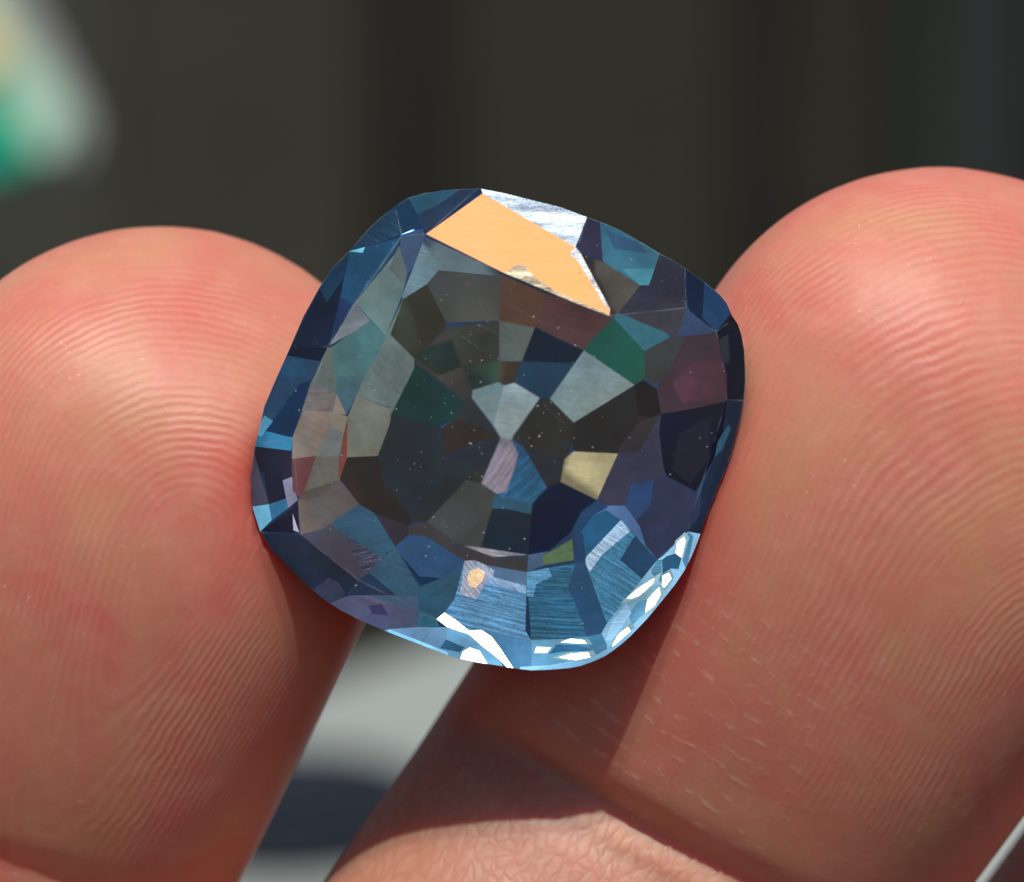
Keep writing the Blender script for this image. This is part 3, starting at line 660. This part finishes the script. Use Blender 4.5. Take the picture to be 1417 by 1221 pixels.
def interp(v_, tab):
    if v_ <= tab[0][0]: return tab[0][1:]
    for a, b in zip(tab, tab[1:]):
        if v_ <= b[0]:
            i = tab.index(a); z = tab[max(i-1, 0)]; w = tab[min(i+2, len(tab)-1)]; h_ = b[0]-a[0]; t_ = (v_-a[0])/h_; out = []
            for k_ in range(1, len(a)):
                m0 = (b[k_]-z[k_])/(b[0]-z[0])*h_; m1 = (w[k_]-a[k_])/(w[0]-a[0])*h_
                out.append((2*t_**3-3*t_**2+1)*a[k_]+(t_**3-2*t_**2+t_)*m0+(3*t_**2-2*t_**3)*b[k_]+(t_**3-t_**2)*m1)
            return tuple(out)
    return tab[-1][1:]
# (along, centre depth, width, thickness)
RP = [(-.87, -.20, 1, .9), (-.4, -.03, 1, .97), (.1, 0, 1, 1.0), (.5, -.05, 1.0, 1.0), (1.0, -.21, 1, 1), (1.40, -.37, 1, .97), (1.57, -.44, 1, .96), (1.74, -.40, 1.0, .95), (2.1, -.33, 1.02, 1), (2.6, -.30, 1.03, 1.05), (4.2, .1, 1.02, 1.15), (6.5, .2, 1.05, 1.25)]
LP = [(-.79, -.20, 1, .9), (-.35, -.03, 1, .97), (.1, 0, 1, 1.0), (.45, -.05, 1.0, 1.0), (.95, -.22, 1, 1), (1.5, -.46, .98, .95), (2.0, -.55, .98, .95), (3.0, -.4, 1.0, 1.1), (4.2, -.1, 1.02, 1.15), (6.5, .1, 1.05, 1.25)]
parts = []
R1 = dict(c=(1310, 608), lean=32.7, R=375, zc=-.50, T=.60); L1 = dict(c=(220, 656), lean=25.9, R=341, zc=-.58, T=.58)
parts.append(finger(R1['c'], R1['lean'], R1['R'], 5.6, R1['zc'], R1['T'], lambda v_: interp(v_, RP), 'r'))
parts.append(finger(L1['c'], L1['lean'], L1['R'], 5.6, L1['zc'], L1['T'], lambda v_: interp(v_, LP), 'l'))
# neighbouring finger just touching the lower right corner, another folded at the left, and the thumb
parts.append(finger((1962, 1010), 34, 350, 4.9, -1.0, .62, lambda v_: interp(v_, LP), 'n'))
parts.append(finger((-700, 1700), 20, 330, 3.6, -.6, .62, lambda v_: interp(v_, LP), 'm'))
parts.append(finger((-1450, 2700), -25, 400, 4.6, .3, .75, lambda v_: interp(v_, LP), 't'))
# palm
def ellipsoid(c, r, rot=0):
    bm = bmesh.new(); bmesh.ops.create_uvsphere(bm, u_segments=48, v_segments=32, radius=1)
    M = Matrix.Translation(c) @ Matrix.Rotation(rot, 4, 'Z') @ Matrix.Diagonal((*r, 1))
    vs = [M @ v_.co for v_ in bm.verts]; fs = [tuple(q.index for q in f.verts) for f in bm.faces]; bm.free(); return vs, fs
parts.append(ellipsoid(P(150, 3700, -1.0), (4.2, 4.6, 1.5), -.5))
parts.append(ellipsoid(P(-900, 4300, -.4), (1.9, 3.4, 1.6), .3))
parts.append(ellipsoid(P(-700, 6000, -1.2), (2.6, 5.5, 1.7), -.45))
vs, fs = [], []
for a, b in parts:
    o_ = len(vs); vs += a; fs += [tuple(i+o_ for i in f) for f in b]
hand = mesh_obj('hand', vs, fs)
md = hand.modifiers.new('r', 'REMESH'); md.mode = 'VOXEL'; md.voxel_size = 0.04; md.adaptivity = 0
md = hand.modifiers.new('s', 'SMOOTH'); md.factor = .5; md.iterations = 12
dg = bpy.context.evaluated_depsgraph_get(); me = bpy.data.meshes.new_from_object(hand.evaluated_get(dg))
hand.modifiers.clear(); hand.data = me
N = len(me.vertices); co = np.empty(N*3, 'f'); me.vertices.foreach_get('co', co); co = co.reshape(-1, 3).astype(float)
def local(F, X):
    a = math.radians(F['lean']); cc = P(*F['c'], F['zc'])
    ux = np.array((math.cos(a), -math.sin(a))); ax = np.array((math.sin(a), math.cos(a)))
    d = X[:, :2]-np.array((cc.x, cc.y)); return d@ux, -(d@ax), F['R']/PXCM*(DIST-F['zc'])/DIST
uR, vR, RR = local(R1, co); uL, vL, RL = local(L1, co)
# flexion creases and the skin folding at them
def groove(vv, u, at, slope, w, d, front):
    t_ = (vv-at-slope*u)/w; return d*np.exp(-t_*t_)*front
isR = (np.abs(uR) < RR*1.1) & (vR > -RR*1.1) & (vR < 4); isL = (np.abs(uL) < RL*1.1) & (vL > -RL*1.1) & (vL < 4) & ~isR
fr = np.clip((co[:, 2]+.9)/.4, 0, 1)
co[:, 2] -= groove(vR, uR, 1.54, -.08, .05, .075, fr*np.clip(.75-uR, .25, 1))*isR + groove(vR, uR, 1.66, -.02, .035, .02, fr)*isR
co[:, 2] -= groove(vL, uL, 1.32, -.14, .05, .02, fr)*isL
# skin pressed aside by the stone
kx = DIST/(DIST-co[:, 2]); PX = co[:, 0]*kx*PXCM+CW/2; PY = -co[:, 1]*kx*PXCM+CH/2
near = np.where((PX > 300) & (PX < 1080) & (PY > 220) & (PY < 970) & (co[:, 2] > -.75))[0]
for i in near:
    r_ = rho(PX[i], PY[i])
    if r_ < 1.12:
        lim = (-.05-.45*max(0, 1-r_)**.85-.025) if r_ < 1 else -.075+(r_-1)*1.4
        if co[i, 2] > lim: co[i, 2] = lim
me.vertices.foreach_set('co', co.astype('f').ravel())
# ridge phase and finger coordinates
def unwrap(u, v_, R):
    uu = R*np.arcsin(np.clip(u/R, -1, 1)); r_ = np.sqrt(u*u+v_*v_); k_ = np.where(r_ > 1e-6, R*np.arcsin(np.clip(r_/R, -1, 1))/np.maximum(r_, 1e-6), 1)
    return np.where(v_ < 0, u*k_, uu), np.where(v_ < 0, v_*k_, v_)
def phase(u, v_, R, F, core, lam, below):
    U, V = unwrap(u, v_, R)
    c3 = np.array([list(P(*core, -.05))]); cu, cv, _ = local(F, c3); CU, CV = unwrap(cu, cv, R)
    du, dv_ = U-CU[0], V-CV[0]; du = du*(1+.25*np.tanh(dv_))
    up = np.sqrt((du*1.0)**2+(dv_*np.where(dv_ < 0, .92, .24))**2+.002)
    w = np.clip((dv_-below)/.5, 0, 1); w = w*w*(3-2*w)
    return (up*(1-w)+(dv_*.9+.10)*w)/lam, np.clip(up/.22, .25, 1)
ph = np.zeros(N)
pR = phase(uR, vR, RR, R1, (1445, 960), .0285, .9); pL = phase(uL, vL, RL, L1, (262, 745), .0275, 2.2)
(pR, cR), (pL, cL) = pR, pL; ph = np.where(isR, pR, np.where(isL, pL, 0)); mk = np.where(isR | isL, 1.0, 0.0)*fr
mk *= np.where(isR, cR, cL); mk *= np.where(isR, 1-.85*np.clip((vR-.75)/.35, 0, 1)*np.clip((.45-uR)/.4, .35, 1), np.where(isL, 1-.6*np.clip((vL-.75)/.7, 0, 1), 1)); mk *= np.where(isR, np.clip((1.5-vR-.08*uR)/.25, 0, 1), 1)
rh = np.full(N, 9.0)
for i in np.where((PX > 300) & (PX < 1120) & (PY > 420) & (PY < 1060))[0]: rh[i] = rho(PX[i], PY[i])
flush = np.exp(-(np.clip(rh-1.0, 0, 9)/.13)**1.3)*np.clip((PY-500)/160, 0, 1)
for nm, arr in (('flush', flush), ('ridge_phase', ph), ('ridge_mask', mk), ('joint', np.where(isR, np.clip((vR+.08*uR-1.52)/.10, 0, 1), 0.0)),
                ('fold', np.where(isR, np.clip((vR-.6)/.35, 0, 1)*np.clip((1.54-vR-.08*uR)/.1, 0, 1)*np.clip((.35-uR)/.4, .25, 1), 0.0)), ('along', np.where(isR, vR, vL)), ('across', np.where(isR, uR, uL))):
    a_ = me.attributes.new(nm, 'FLOAT', 'POINT'); a_.data.foreach_set('value', arr.astype('f'))
me.polygons.foreach_set('use_smooth', [True]*len(me.polygons)); me.update()

t = NT('skin'); co_ = t.n('ShaderNodeTexCoord').outputs['Object']
A_ = lambda nm: t.attr(nm, 'GEOMETRY').outputs['Fac']
warp = t.noise(co_, 5.0, 3, .55); warp2 = t.noise(co_, 18.0, 2, .5)
phs = t.math('ADD', A_('ridge_phase'), t.math('ADD', t.math('MULTIPLY', t.noise(co_, 1.1, 1, .4), 5.0), t.math('ADD', t.math('MULTIPLY', warp, 1.35), t.math('MULTIPLY', warp2, .35))))
rid = t.math('MULTIPLY_ADD', t.math('SINE', t.math('MULTIPLY', phs, 2*PI)), .5, .5)
fade = t.n('ShaderNodeMapRange'); fade.inputs[1].default_value = .36; fade.inputs[2].default_value = .66; fade.inputs[3].default_value = .08; fade.inputs[4].default_value = 1; t.l(t.noise(co_, 2.6, 2), fade.inputs[0])
pore = t.noise(co_, 46.0, 2, .6)
rid2 = t.math('MULTIPLY', t.math('MULTIPLY', rid, A_('ridge_mask')), t.math('MULTIPLY', fade.outputs[0], t.math('MULTIPLY_ADD', pore, .9, .45)))
# transverse creases under the pad: broken pale lines; a fine lattice on the next joint
al, ac = A_('along'), A_('across')
cmb = t.n('ShaderNodeCombineXYZ'); t.l(t.math('MULTIPLY', ac, 1.3), cmb.inputs[0]); t.l(t.math('MULTIPLY', al, 1.6), cmb.inputs[1])
fw = t.noise(cmb.outputs[0], 1.7, 3, .55)
fph = t.math('ADD', t.math('MULTIPLY', t.math('ADD', al, t.math('MULTIPLY', ac, -.06)), 15.0), t.math('MULTIPLY', fw, 2.6))
fl = t.math('POWER', t.math('MULTIPLY_ADD', t.math('SINE', t.math('MULTIPLY', fph, 2*PI)), .5, .5), 7.0)
brk = t.n('ShaderNodeMapRange'); brk.inputs[1].default_value = .47; brk.inputs[2].default_value = .62; t.l(t.noise(co_, 24.0, 3, .65), brk.inputs[0])
foldl = t.math('MULTIPLY', t.math('MULTIPLY', fl, brk.outputs[0]), A_('fold'))
cmb2 = t.n('ShaderNodeCombineXYZ'); t.l(t.math('MULTIPLY', ac, 30.0), cmb2.inputs[0]); t.l(t.math('MULTIPLY', al, 15.0), cmb2.inputs[1])
wn_ = t.n('ShaderNodeTexNoise'); wn_.inputs['Scale'].default_value = 6.0; wn_.inputs['Detail'].default_value = 3; t.l(co_, wn_.inputs['Vector'])
ws = t.n('ShaderNodeVectorMath', operation='SCALE'); t.l(wn_.outputs['Color'], ws.inputs[0]); ws.inputs['Scale'].default_value = 2.6
vor = t.n('ShaderNodeTexVoronoi', feature='DISTANCE_TO_EDGE'); vor.inputs['Scale'].default_value = 1.0
t.l(t.vmath('ADD', cmb2.outputs[0], ws.outputs[0]), vor.inputs['Vector'])
lat = t.math('MINIMUM', t.math('MULTIPLY', vor.outputs['Distance'], 4.0), 1.0)
grain = t.noise(co_, 70.0, 3, .6)
h = t.math('ADD', t.math('MULTIPLY', rid2, 1.0), t.math('MULTIPLY', foldl, .7))
h = t.math('ADD', h, t.math('MULTIPLY', t.math('MULTIPLY', lat, A_('joint')), .65))
h = t.math('ADD', h, t.math('MULTIPLY', grain, .5)); h = t.math('ADD', h, t.math('MULTIPLY', t.noise(co_, 14.0, 3, .6), .9))
bp = t.n('ShaderNodeBump'); bp.inputs['Strength'].default_value = .5; bp.inputs['Distance'].default_value = .0032; t.l(h, bp.inputs['Height'])
b = t.n('ShaderNodeBsdfPrincipled')
c1 = t.ramp(t.noise(co_, 1.9, 5, .62, .4), [(.36, (.62, .17, .122)), (.5, (.60, .215, .14)), (.66, (.58, .26, .145))])
c1 = t.mixc(t.ramp(t.noise(co_, 9.0, 4, .7), [(.45, (0, 0, 0)), (.75, (.35, .35, .35))]), c1, (.74, .33, .25))
c2 = t.mixc(t.math('MULTIPLY', rid2, .19), c1, (.80, .42, .33))
c2 = t.mixc(t.math('MULTIPLY', foldl, .32), c2, (.80, .52, .40))
c2 = t.mixc(t.math('MULTIPLY', A_('joint'), .6), c2, (.40, .20, .125))   # browner skin beyond the pad
c2 = t.mixc(t.math('MULTIPLY', t.math('MULTIPLY', lat, A_('joint')), .22), c2, (.66, .40, .28))
c2 = t.mixc(t.math('MULTIPLY', A_('flush'), .75), c2, (.60, .075, .055))   # blood pressed up to the skin round the stone
# dry flakes and painted-in glints gather on the ridges
cl_ = t.n('ShaderNodeMapRange'); cl_.inputs[1].default_value = .5; cl_.inputs[2].default_value = .7; t.l(t.noise(co_, 3.1, 3, .6), cl_.inputs[0])
sp_ = t.n('ShaderNodeMapRange'); sp_.inputs[1].default_value = .66; sp_.inputs[2].default_value = .74; t.l(t.noise(co_, 42.0, 2, .5), sp_.inputs[0])
c3 = t.mixc(t.math('MULTIPLY', t.math('MULTIPLY', sp_.outputs[0], cl_.outputs[0]), t.math('MULTIPLY_ADD', rid2, .6, .35)), c2, (.85, .60, .50))
t.l(c3, b.inputs['Base Color'])
b.inputs['Roughness'].default_value = .52; b.inputs['Specular IOR Level'].default_value = .55
b.inputs['Sheen Weight'].default_value = .07; b.inputs['Sheen Roughness'].default_value = .45; b.inputs['Sheen Tint'].default_value = (1, .8, .75, 1)
b.inputs['Subsurface Weight'].default_value = .85; b.inputs['Subsurface Radius'].default_value = (1.0, .15, .07); b.inputs['Subsurface Scale'].default_value = .32
t.l(bp.outputs[0], b.inputs['Normal']); t.l(b.outputs[0], t.out.inputs[0])
me.materials.clear(); me.materials.append(t.m)
hand.matrix_world = FRAME
tag(hand, 'bare hand holding the gemstone between two ridged fingertips', 'hand')
